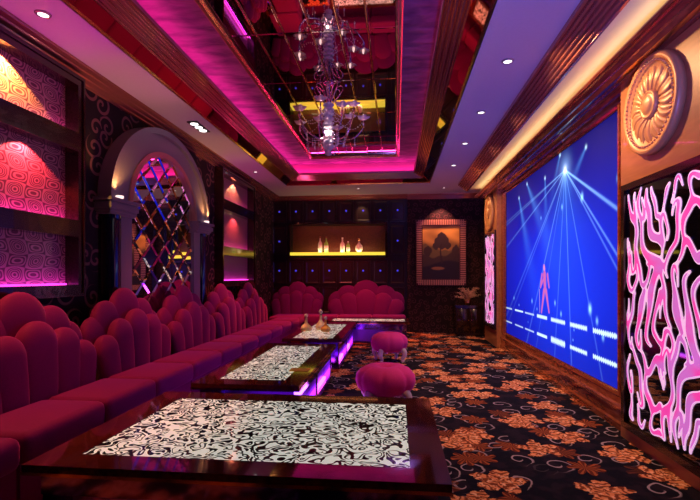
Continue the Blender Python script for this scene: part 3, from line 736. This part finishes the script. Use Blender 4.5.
for r, zc in enumerate((2.72, 2.04, 1.37, .70)):
    for c, x in enumerate(colx):
        if r == 1 and c not in (0, 7): continue
        hz = .27
        if r == 0: z0, z1 = 2.47, 2.95
        elif r == 1: z0, z1 = 1.74, 2.40
        elif r == 2: z0, z1 = 1.07, 1.60
        else: z0, z1 = .40, 1.0
        q = MB(); a, b = x - .17, x + .17
        zo = [(a, z0), (b, z0), (b, z1), (a, z1)]; zi = [(a + .03, z0 + .03), (b - .03, z0 + .03), (b - .03, z1 - .03), (a + .03, z1 - .03)]
        zj = [(a + .05, z0 + .05), (b - .05, z0 + .05), (b - .05, z1 - .05), (a + .05, z1 - .05)]
        vs = [(X, YF + .01, Z) for X, Z in zo] + [(X, YF - .012, Z) for X, Z in zo] + [(X, YF - .012, Z) for X, Z in zi] + [(X, YF + .0, Z) for X, Z in zj]
        fs = []
        for L_ in range(3):
            for k_ in range(4): fs.append((L_ * 4 + k_, L_ * 4 + (k_ + 1) % 4, L_ * 4 + 4 + (k_ + 1) % 4, L_ * 4 + 4 + k_))
        fs.append((12, 13, 14, 15)); q.add(vs, fs)
        tl = C_(q).build('tile_panel', mt_tile, ct)
        if r < 3:
            zz_ = (2.72, 2.04, 1.37)[r]
            ld = MB().lathe([(.022, .001), (.022, -.008), (.014, -.014), (.003, -.016)], 10); ld.v = [(v[0] + x, v[2] + YF - .001, v[1] + zz_) for v in ld.v]
            C_(ld).build('blue_light', M_BLUELED, tl)
gs = MB().box(SH[0] + .002, SH[1] - .002, YF - .06, YF + .235, SH[2] + .0, SH[2] + .065)
o = C_(gs).build('glow_shelf', M_SHELFGLOW, ct); o['label'] = 'glowing yellow shelf'
strip('shelf_light', (-2.0, YF - .03, 1.79), (-.6, YF - .03, 1.79), (0, .5, 1), .03, 2.2, (1, .8, .45))
strip('shelf_light', (-2.2, YF + .12, 2.41), (-.4, YF + .12, 2.41), (0, 0, -1), .03, .8, (1, .3, .1))
def bottle(x, h, r, m, neck, label, capm, lab=None, shape='wine'):
    z = SH[2] + .066
    t = thing('bar_bottle', label, 'bottle', (x, YF + .04, z), 0, 'bottles on the glowing shelf')
    if shape == 'wine': prof = [(r * .9, 0), (r, .01), (r, h * .52), (r * .85, h * .60), (r * .38, h * .70), (r * .32, h * .9), (r * .36, h * .91), (r * .36, h * .93)]
    elif shape == 'slim': prof = [(r * .9, 0), (r, .01), (r, h * .66), (r * .5, h * .78), (r * .42, h * .93)]
    else: prof = [(r * .5, 0), (r * .55, .01), (r * .95, h * .15), (r, h * .32), (r * .9, h * .46), (r * .4, h * .6), (r * .22, h * .68), (r * .22, h * .8), (r * .34, h * .82)]
    MB().lathe(prof, 20).build('glass', m, t, True)
    MB().lathe([(prof[-1][0] * 1.05, h * .88 if shape != 'dec' else h * .82), (prof[-1][0] * 1.05, h * .99), (prof[-1][0] * .6, h)], 14).build('cap', capm, t, True)
    if lab: MB().lathe([(r * 1.01, h * .14), (r * 1.02, h * .15), (r * 1.02, h * .42), (r * 1.01, h * .43)], 20).build('paper_label', lab, t, True)
M_PGLASS = mat('pale_bottle_glass', (.95, .85, .72), .05, 0, trans=.2); M_GGLASS = mat('green_bottle_glass', (.35, .75, .12), .05, 0, trans=.2); M_PLABEL = mat('cream_paper', (.9, .85, .7), .6)
M_REDCAP = mat('brown_cap', (.3, .05, .02), .3)
bottle(-1.72, .37, .048, M_PGLASS, 0, 'leftmost tall clear bottle with pale label on the yellow shelf', M_REDCAP, M_PLABEL)
bottle(-1.58, .36, .048, M_GGLASS, 0, 'green glass bottle on the yellow shelf, second from left', M_REDCAP, M_PLABEL)
bottle(-1.21, .34, .055, M_PGLASS, 0, 'tall clear bottle in the middle of the yellow shelf', M_PLABEL, M_PLABEL)
bottle(-1.08, .25, .042, M_GGLASS, 0, 'shortest slim green bottle on the yellow shelf', M_PLABEL, M_PLABEL, 'slim')
bottle(-.83, .32, .085, M_PGLASS, 0, 'round-bellied clear decanter at the right of the yellow shelf', M_GOLDTRIM, None, 'dec')

# ------------------------------------------------------------------ framed picture, console and dry plant
px0, px1, pz0, pz1 = .44, 1.53, 1.04, 2.50
pt_ = thing('framed_picture', 'dark golden painting in a ribbed copper frame on the back wall', 'picture', ((px0 + px1) / 2, YF - .001, pz0))
W, H = px1 - px0, pz1 - pz0; fw = .145
def paint(nw, nh):
    u, v = np.meshgrid(np.linspace(0, 1, nw), np.linspace(0, 1, nh))
    C = np.zeros(u.shape + (3,)); sky = np.clip((v - .35) / .6, 0, 1)
    for i, (a, b) in enumerate(((.10, .62), (.05, .33), (.015, .055))): C[..., i] = a + (b - a) * sky ** 1.1
    C *= (.75 + .25 * np.sin(7 * u + 3 * np.sin(9 * v)))[..., None]
    def lay(m, c):
        m = np.clip(m, 0, 1)
        for i in range(3): C[..., i] = C[..., i] * (1 - m) + c[i] * m
    hill = .60 + .06 * np.sin(6 * u + 1) + .02 * np.sin(23 * u); lay((hill - v) / .02, (.10, .07, .02))
    hill = .47 + .05 * np.sin(5 * u + 3) + .02 * np.sin(17 * u); lay((hill - v) / .02, (.035, .020, .008))
    hill = .30 + .06 * np.sin(4 * u + 5); lay((hill - v) / .03, (.012, .007, .005))
    # lone tree
    for (cx, cy, rx, ry) in ((.44, .70, .13, .10), (.60, .72, .12, .12), (.52, .80, .12, .08), (.36, .62, .09, .07), (.68, .63, .10, .07), (.53, .64, .15, .08), (.14, .52, .12, .10), (.90, .50, .11, .14)):
        d = ((u - cx) / rx) ** 2 + ((v - cy) / ry) ** 2 + .25 * np.sin(41 * u + 3 * cy) * np.sin(37 * v); lay((1.0 - d) / .2, (.030, .017, .008))
    lay((.018 + .05 * (1 - v) ** 3 - np.abs(u - .52 - .03 * np.sin(9 * v))) / .012 * ((v > .28) & (v < .66)), (.02, .01, .006))
    # pale pond
    d = ((u - .42) / .20) ** 2 + ((v - .20) / .035) ** 2; lay((1 - d) / .3 * .6, (.22, .10, .03))
    return C * 1.5
k = NT('oil_paint'); a_ = k.n('ShaderNodeAttribute'); a_.attribute_name = 'picture'; k.L.new(a_.outputs[0], k.b.inputs['Base Color']); k.b.inputs['Roughness'].default_value = .45
picture_grid('canvas', 90, 120, lambda u, v: np.stack([-W / 2 + fw + u * (W - 2 * fw), u * 0 - .02, fw + v * (H - 2 * fw)], -1), paint(90, 120), k.m, pt_)
fm = MB().box(-W / 2, W / 2, -.015, 0, 0, H)
for (a, b, c, d) in ((-W / 2, -W / 2 + fw, 0, H), (W / 2 - fw, W / 2, 0, H), (-W / 2 + fw, W / 2 - fw, 0, fw), (-W / 2 + fw, W / 2 - fw, H - fw, H)): fm.box(a, b, -.045, -.015, c, d)
M_COPPER = mat('copper_rib', (.75, .36, .20), .35, .4)
fm.build('frame', mat('frame_dark', (.12, .03, .02), .3, .5), pt_)
rb = MB(); n = 34
for i in range(n):
    z = fw * .3 + (H - fw * .6) * (i + .5) / n
    for sx in (-1, 1): rb.box(*sorted((sx * (W / 2 - .012), sx * (W / 2 - fw + .02))), -.062, -.045, z - .010, z + .010)
n = 26
for i in range(n):
    x = -W / 2 + fw * .3 + (W - fw * .6) * (i + .5) / n
    for (a, b) in ((.012, fw - .02), (H - fw + .02, H - .012)): rb.box(x - .010, x + .010, -.062, -.045, a, b)
rb.build('ribbing', M_COPPER, pt_)
cn = thing('console_cabinet', 'low dark wooden console cabinet in the back right corner', 'cabinet', (1.53, 9.72, 0))
MB().box(-.28, .28, -.17, .33, .03, .60).build('body', M_DARKWOOD, cn); MB().box(-.31, .31, -.20, .34, .60, .64).build('top', M_DARKWOOD, cn); MB().box(-.25, .25, -.14, .30, 0, .03).build('plinth', M_DARKWOOD, cn)
for sx in (-1, 1):
    d_ = rbox('door', *sorted((sx * .005, sx * .26)), -.185, -.17, .07, .57, .006, M_DARKWOOD, cn, 1)
    MB().lathe([(.012, 0), (.014, .01), (.005, .02)], 10, axis='z').xf(Matrix.Translation((sx * .03, -.186, .33)) @ Matrix.Rotation(pi / 2, 4, 'X')).build('knob', M_GOLDTRIM, d_)
pl = thing('dry_plant', 'pale dry branching plant in a pot on the corner console', 'plant', (1.50, 9.66, .642))
MB().lathe([(.05, 0), (.07, .02), (.08, .08), (.065, .12), (.05, .12), (.05, .10)], 16).build('pot', M_GOLDTRIM, pl, True)
tw = MB(); lf = MB(); rg = random.Random(5)
for i in range(46):
    a = rg.uniform(0, 2 * pi); r = rg.uniform(.06, .26); h = rg.uniform(.14, .34) - r * .3
    P = crom([(0, 0, .08), (r * .3 * cos(a), r * .3 * sin(a), .08 + h * .6), (r * .75 * cos(a), r * .75 * sin(a), .08 + h), (r * cos(a), r * sin(a), .08 + h * .95)], 3)
    tw.tube(P, .003, 4)
    for p in P[4:]:
        for _ in range(2):
            q = p + Vector((rg.uniform(-1, 1), rg.uniform(-1, 1), rg.uniform(-.6, 1))) * .022; s_ = .011
            lf.add([q + Vector((-s_, 0, 0)), q + Vector((0, s_ * .5, 0)), q + Vector((s_, 0, 0)), q + Vector((0, -s_ * .3, s_))], [(0, 1, 2), (0, 2, 3), (1, 3, 2), (0, 3, 1)])
tw.build('stem', mat('dry_twig', (.45, .25, .16), .7), pl); lf.build('foliage', mat('dry_leaf', (.80, .52, .34), .6), pl)

# ------------------------------------------------------------------ sofas
def lobe_mesh(w_, z0, z1, t_, tilt, u0, yfront, lean=.04):
    """one padded petal: x along the sofa, front face towards -y"""
    n, m = 24, 18; vs = []; H_ = z1 - z0
    hc = min(H_ * .6, w_ * .52); v0 = 1 - hc / H_
    for i in range(m):
        if i < 7: v = v0 * i / 7; cap = 0.0
        else: th_ = (i - 7) / (m - 8) * pi / 2; cap = sin(th_); v = v0 + (1 - v0) * cap
        half = w_ / 2 * (.82 + .18 * min(1, v / max(v0, .01))) * max(.015, math.sqrt(max(0, 1 - cap ** 2)))
        dep = t_ / 2 * (.85 + .15 * min(1, v / .4)) * max(.02, max(0, 1 - cap ** 2) ** .42)
        zz = z0 + H_ * v
        for j in range(n):
            a = 2 * pi * j / n; ca, sa = cos(a), sin(a); e_ = .8
            x = half * math.copysign(abs(ca) ** e_, ca); y = dep * math.copysign(abs(sa) ** e_, sa)
            vs.append((x, y + lean * v, zz))
    fs = [(i * n + j, i * n + (j + 1) % n, (i + 1) * n + (j + 1) % n, (i + 1) * n + j) for i in range(m - 1) for j in range(n)] + [tuple(reversed(range(n))), tuple((m - 1) * n + j for j in range(n))]
    mb = MB().add(vs, fs)
    piv = Vector((0, 0, z0))
    M = Matrix.Translation((u0, yfront + t_ / 2, 0)) @ Matrix.Translation(piv) @ Matrix.Rotation(tilt, 4, 'Y') @ Matrix.Translation(-piv)
    return mb.xf(M)
def make_shell(width, hs, label, flare=1.0):
    k = width / 1.2
    t = thing('shell_backrest', label, 'sofa back', (0, 0, 0), 0, 'shell-shaped sofa backs')
    for (u, w_, z1, ti) in ((-.435, .30, .90, -4), (.435, .30, .90, 4), (-.27, .37, 1.03, -3), (.27, .37, 1.03, 3), (0, .45, 1.14, 0)):
        ti *= flare
        uu = u * k - math.tan(radians(ti)) * .3
        lobe_mesh(w_ * k, .40, z1 * hs, .13, radians(ti), uu, .13).build('upper_lobe', M_VELVET, t, True)
    for (u, w_, z1, ti) in ((-.44, .25, .75, -7), (.44, .25, .75, 7), (-.24, .285, .87, -3), (.24, .285, .87, 3), (0, .33, .94, 0)):
        ti *= flare
        uu = u * k - math.tan(radians(ti)) * .15
        lobe_mesh(w_ * k, .36, z1 * hs, .14, radians(ti), uu, .0).build('lower_lobe', M_VELVET, t, True)
    MB().box(-.52 * k, .52 * k, .10, .22, 0, .5).build('back_board', mat('sofa_underside', (.05, .004, .01), .8), t)
    return t
# left wall: local -y looks to +x
SHX = -2.36
sh0 = make_shell(1.2, 1.0, 'red velvet shell back nearest the camera, cut by the left edge')
sy = [2.86, 4.06, 5.26, 6.46, 7.70]
lab = ['nearest whole red velvet shell back, left of the arch under the near niche', 'red velvet shell back directly in front of the arched mirror, left half', 'red velvet shell back just beyond the arch, third from the near end',
       'red velvet shell back below the far triple niche, fourth from the near end', 'farthest red velvet shell back along the left wall, by the corner']
sh0.location = (SHX, sy[0], 0); sh0.rotation_euler = (0, 0, pi / 2); sh0['label'] = lab[0]
for i in range(1, 5): dup(sh0, (SHX, sy[i], 0), pi / 2, lab[i])
dup(sh0, (SHX, 1.66, 0), pi / 2, 'red velvet shell back nearest the camera, at the photo left edge')
dup(sh0, (-2.20, 9.73, 0), 0, 'red velvet shell back in the far left corner', (1.0, 1, .99))
wide = make_shell(1.74, 1.02, 'widest red velvet shell back, against the cabinet wall behind the far table', 3.2); wide.location = (-.66, 9.76, 0)
def seat(y0, y1):
    t = thing('sofa_seat', '', 'sofa seat', (-1.90, (y0 + y1) / 2, 0), 0, 'red seat blocks of the long sofa')
    h = (y1 - y0) / 2
    rbox('cushion', -.47, 0, -h + .003, h - .003, .255, .43, .05, M_VELVET, t, 4)
    MB().box(-.44, -.04, -h + .01, h - .01, .0, .27).build('base', M_VELVET, t)
    return t
ys = [1.475, 2.14, 2.81, 3.44, 4.11, 4.80, 5.45, 6.12, 6.79, 7.46, 8.13, 8.80]
words_ = ['nearest the camera', 'second from the camera', 'third from the camera', 'fourth from the camera, beside the near table', 'fifth from the camera, beside the mosaic table', 'sixth from the camera, before the arch', 'seventh from the camera', 'eighth from the camera, beside the bottle table', 'third from the corner', 'second from the corner', 'last before the corner seat']
s0 = seat(ys[0], ys[0] + .66)
s0['label'] = 'red velvet seat block of the left sofa, nearest the camera'
for i in range(1, 11):
    h = ys[i + 1] - ys[i]
    dup(s0, (-1.90, (ys[i] + ys[i + 1]) / 2, 0), 0, 'red velvet seat block of the left sofa, ' + words_[i], (1, h / .66, 1))
# back seats
for i, (a, b, l) in enumerate(((-1.93, -1.22, 'red velvet seat block of the back sofa, left one beside the corner'), (-1.22, -.51, 'red velvet seat block of the back sofa, middle one'), (-.51, .20, 'red velvet seat block of the back sofa, right end'))):
    t = thing('sofa_seat', l, 'sofa seat', ((a + b) / 2, 9.27, 0), 0, 'red seat blocks of the back sofa'); h = (b - a) / 2
    rbox('cushion', -h + .004, h - .004, 0, .42, .255, .43, .035, M_VELVET, t, 4); MB().box(-h + .01, h - .01, .04, .42, 0, .27).build('base', M_VELVET, t)
t = thing('sofa_seat', 'red velvet corner seat block where the two sofas meet', 'sofa seat', (-2.25, 9.17, 0))
rbox('cushion', -.30, .30, -.33, .42, .255, .43, .035, M_VELVET, t, 4); MB().box(-.28, .28, -.29, .38, 0, .27).build('base', M_VELVET, t)

# ------------------------------------------------------------------ tables
def table(name, x0, x1, y0, y1, px, label, gold=False, legs=False):
    t = thing('low_table', label, 'table', ((x0 + x1) / 2, (y0 + y1) / 2, 0)); W, L = (x1 - x0) / 2, (y1 - y0) / 2; zt = .43
    a, b, c, d = px   # panel insets left,right,near,far
    fr = MB()
    fr.box(-W, -W + a, -L, L, zt - .03, zt); fr.box(W - b, W, -L, L, zt - .03, zt); fr.box(-W + a, W - b, -L, -L + c, zt - .03, zt); fr.box(-W + a, W - b, L - d, L, zt - .03, zt)
    fr.build('tabletop_frame', M_TABLE, t)
    MB().box(-W + a, W - b, -L + c, L - d, zt - .025, zt - .002).build('lit_panel', M_MOSAIC, t)
    MB().box(-W - .004, W + .004, -L - .004, L + .004, zt - .045, zt - .03).build('edge_trim', M_BRONZE, t)
    i_ = .05
    MB().box(-W + i_, W - i_, -L + i_, L - i_, zt - .15, zt - .045).build('apron', M_APRON, t)
    n = 2
    i2 = .10
    MB().box(-W + i2 + .03, W - i2 - .03, -L + i2 + .03, L - i2 - .03, .05, zt - .15).build('core', M_VIOLET, t)
    if name in ('t1', 't2'): MB().box(-W + i2, W - i2, -L + i2, L - i2, .045, .075).build('light_strip', M_TLED, t)
    for sx in (-1, 1):
        for k_ in range(n + 1):
            y = -L + i_ + .01 + k_ * (2 * L - 2 * i_ - .12) / n
            MB().box(*sorted((sx * (W - i_), sx * (W - i_ - .09))), y, y + .10, .04, zt - .15).build('leg', M_APRON, t)
    MB().box(-W + i_ - .01, W - i_ + .01, -L + i_ - .01, L - i_ + .01, 0, .04).build('plinth', M_BRONZE, t)
    if gold: 
        MB().box(W - .20, W - .03, -L + .50, -L + .62, zt, zt + .004).build('gold_inlay', mat('gold_inlay', (.95, .65, .08), .3, .2), t)
    return t
table('t1', -1.56, -.72, 3.30, 5.38, (.16, .15, .17, .18), 'long low mahogany table with lit black and white mosaic top, beside the seats', True)
table('t2', -1.48, -.70, 5.75, 7.95, (.12, .13, .10, .35), 'low table with lit mosaic top that carries three yellow decanters')
table('t3', -1.28, .24, 8.10, 8.72, (.10, .08, .08, .10), 'crosswise low table with lit white top in front of the back sofa')
table('t0', -1.62, .22, 1.80, 3.05, (.18, .16, .14, .16), 'nearest crosswise low table with large patterned mosaic top')
point('table_underglow', (-.60, 4.4, .12), 2.5, (.6, .15, 1.0), .08)

def decanter(x, y, h, r, c, label, k=0):
    t = thing('decanter', label, 'decanter', (x, y, .431), 0, 'decanters on the second table')
    m = mat('amber_%d_glass' % k, c, .05, 0, trans=.55)
    MB().lathe([(r * .75, 0), (r * .95, .012), (r, h * .14), (r * .9, h * .26), (r * .5, h * .38), (r * .24, h * .48), (r * .20, h * .72), (r * .30, h * .76)], 24).build('body', m, t, True)
    MB().lathe([(r * .12, h * .74), (r * .16, h * .80), (r * .34, h * .84), (r * .38, h * .89), (r * .26, h * .95), (r * .05, h)], 16).build('stopper', mat('stopper_crystal', (.95, .85, .8), .05, 0, trans=.6), t, True)
decanter(-1.33, 6.60, .26, .085, (1, .85, .42), 'left yellow glass decanter with a slim neck on the second table', 0)
decanter(-1.14, 6.78, .31, .085, (1, .9, .55), 'tallest pale yellow decanter in the middle on the second table', 1)
decanter(-1.03, 6.55, .23, .075, (1, .55, .12), 'shorter amber orange decanter at the right on the second table', 2)

# ------------------------------------------------------------------ stools
def stool():
    t = thing('pouf_stool', 'near plum velvet pouf stool with clear feet beside the mosaic table', 'stool', (-.10, 4.30, 0), 0, 'velvet pouf stools'); R = .28
    prof = [(.02, .15), (.16, .145), (.225, .16), (.265, .20), (.285, .26), (.278, .32), (.24, .365), (.18, .395), (.11, .402), (.06, .388), (.025, .362), (.004, .352)]
    sc_ = lambda a, i: 1 - .075 * (1 - abs(sin(a * 3.5))) ** 3 * (1 if i > 1 else .4)
    o = MB().lathe([(r, z) for r, z in prof], 96, scal=sc_).build('cushion', M_STOOL, t, True)
    MB().lathe([(.15, .12), (.19, .125), (.19, .155), (.15, .155)], 32).build('seat_frame', M_CHROME, t, True)
    for q in range(4):
        a = pi / 4 + q * pi / 2; c, s = cos(a), sin(a)
        P = crom([(r * c, r * s, z) for r, z in ((.17, .18), (.245, .17), (.265, .11), (.225, .05), (.245, .012))], 5)
        n = len(P); rr = [.048 - .030 * i / (n - 1) + .010 * math.exp(-((i - n + 2) / 1.5) ** 2) for i in range(n)]
        MB().tube(P, rr, 12).build('leg', M_ACRYLIC, t, True)
    return t
st0 = stool(); st0.rotation_euler[2] = .15
dup(st0, (-.10, 6.62, 0), .3, 'far plum velvet pouf stool, between the near stool and the back sofa', (.96, .96, 1.05))

# ------------------------------------------------------------------ chandelier
ch = thing('chandelier', 'crystal chandelier with flower cups hanging from the ceiling mirror', 'chandelier', (-.765, 5.08, 2.62))
T_ = .83
for q in range(8):
    a = q * pi / 4; c, s = cos(a), sin(a)
    P = crom([(r * c, r * s, z) for r, z in ((.03, .58), (.10, .66), (.16, .74), (.15, .79), (.09, .77), (.04, .68), (.02, .60))], 5)
    MB().tube(P, .006, 6).build('crown_loop', M_CHROME, ch, True)
MB().lathe([(.012, .60), (.012, .81), (.06, .815), (.065, .829)], 16).build('canopy', M_CHROME, ch, True)
prof = []
for i in range(9):
    z = .60 - i * .052; prof += [(.030, z), (.058, z - .012), (.060, z - .030), (.034, z - .046)]
MB().lathe(prof, 16, scal=lambda a, i: 1 + .10 * cos(8 * a)).build('stem', M_CRYSTAL, ch, False)
MB().lathe([(.014, .61), (.014, .09)], 8).build('core_rod', M_CHROME, ch, True)
MB().lathe([(.02, .14), (.07, .12), (.075, .10), (.04, .07), (.03, .05), (.045, .03), (.035, .01), (.006, 0)], 16).build('bottom_finial', M_CRYSTAL, ch, True)
rg = random.Random(11)
cups = []
for q in range(10):
    a = q * 2 * pi / 10 + .2; c, s = cos(a), sin(a); R = .40 if q % 2 == 0 else .33; zt = .42 if q % 2 == 0 else .50
    P = crom([(r * c, r * s, z) for r, z in ((.04, .20), (.15, .17), (R * .75, .22), (R, zt - .08), (R, zt))], 6)
    MB().tube(P, .008, 6).build('arm', M_CHROME, ch, True)
    P = crom([(r * c, r * s, z) for r, z in ((R, zt - .02), (R * .7, zt - .11), (R * .35, zt - .05), (.05, .52))], 5)
    bc = MB()
    for p in P: bc.lathe([(.001, -.006), (.006, -.003), (.006, .003), (.001, .006)], 5, c=tuple(p))
    bc.build('bead_chain', M_CRYSTAL, ch)
    cup = MB().lathe([(.012, 0), (.03, .008), (.055, .022), (.066, .038), (.05, .03), (.02, .015)], 30, c=(R * c, R * s, zt), scal=lambda a_, i: 1 + (.22 if i > 1 else .05) * cos(5 * a_))
    cu = cup.build('flower_cup', mat('frosted_petal_glass', (.92, .66, .68), .25, 0, trans=.3), ch, True)
    MB().lathe([(.010, .015), (.013, .03), (.010, .055), (.003, .07)], 10, c=(R * c, R * s, zt)).build('bulb', M_BULB, cu, True)
    cups.append((R * c, R * s, zt))
def drop(x, y, z, L):
    d = MB(); n = max(1, int(L / .022))
    for i in range(n): d.lathe([(.001, -.006), (.007, 0), (.001, .006)], 5, c=(x, y, z - i * .02))
    zz = z - n * .02; d.lathe([(.001, .012), (.010, -.004), (.009, -.014), (.001, -.030)], 6, c=(x, y, zz)); return d
for (x, y, z) in cups:
    drop(x, y, z - .02, .03 + rg.random() * .03).build('crystal_pendant', M_CRYSTAL, ch)
    drop(x * .75, y * .75, z - .22, .05 + rg.random() * .04).build('crystal_pendant', M_CRYSTAL, ch)
for i in range(22):
    a = i * 2 * pi / 22; R = .11 + .12 * (i % 3) / 2
    drop(R * cos(a), R * sin(a), .19 - .02 * (i % 3), .05 + rg.random() * .07).build('crystal_pendant', M_CRYSTAL, ch)

point('chandelier_glow', (-.765, 5.0, 2.86), 1.4, (1, .65, .62), .012)
# ------------------------------------------------------------------ ceiling downlights
def downlight(x, y, r, label, first=[None]):
    if first[0]: return dup(first[0], (x, y, ZC - .001), None, label, (r / .05, r / .05, 1))
    t = thing('ceiling_downlight', label, 'ceiling light', (x, y, ZC - .001), 0, 'round ceiling downlights')
    MB().lathe([(.034, -.001), (.036, -.010), (.048, -.008), (.052, 0)], 24).build('trim_ring', mat('ring_metal', (.5, .4, .45), .3, .8), t, True)
    MB().lathe([(.034, -.006), (.030, -.004), (.002, -.003)], 20).build('lens', M_PAPER, t, True)
    first[0] = t; t.scale = (r / .05, r / .05, 1); return t
downlight(-2.41, 2.86, .05, 'round white downlight in the magenta ceiling above the near niche')
for (x, y, r, l) in ((.93, 3.88, .05, 'nearest round downlight in the blue ceiling strip'), (.93, 5.06, .05, 'second round downlight along the blue ceiling strip'), (.93, 6.22, .05, 'third round downlight along the blue ceiling strip'), (.93, 7.43, .05, 'fourth small downlight along the blue ceiling strip'),
                     (-2.41, 7.55, .04, 'small downlight in the left ceiling above the far niche'), (-.77, 9.2, .035, 'small downlight before the cabinet wall, above the lit tile'), (.97, 9.3, .04, 'small downlight in the ceiling before the framed picture')):
    downlight(x, y, r, l)
t = thing('triple_spotlight', 'black rectangular recessed light with three white lenses in the left ceiling', 'ceiling light', (-2.36, 5.2, ZC - .001))
MB().box(-.06, .06, -.19, .19, -.012, 0).build('housing', mat('black_housing', (.02, .02, .02), .4), t)
for q in (-1, 0, 1): MB().lathe([(.045, -.012), (.043, -.018), (.003, -.019)], 20, c=(0, q * .12, 0)).build('lens', M_PAPER, t, True)
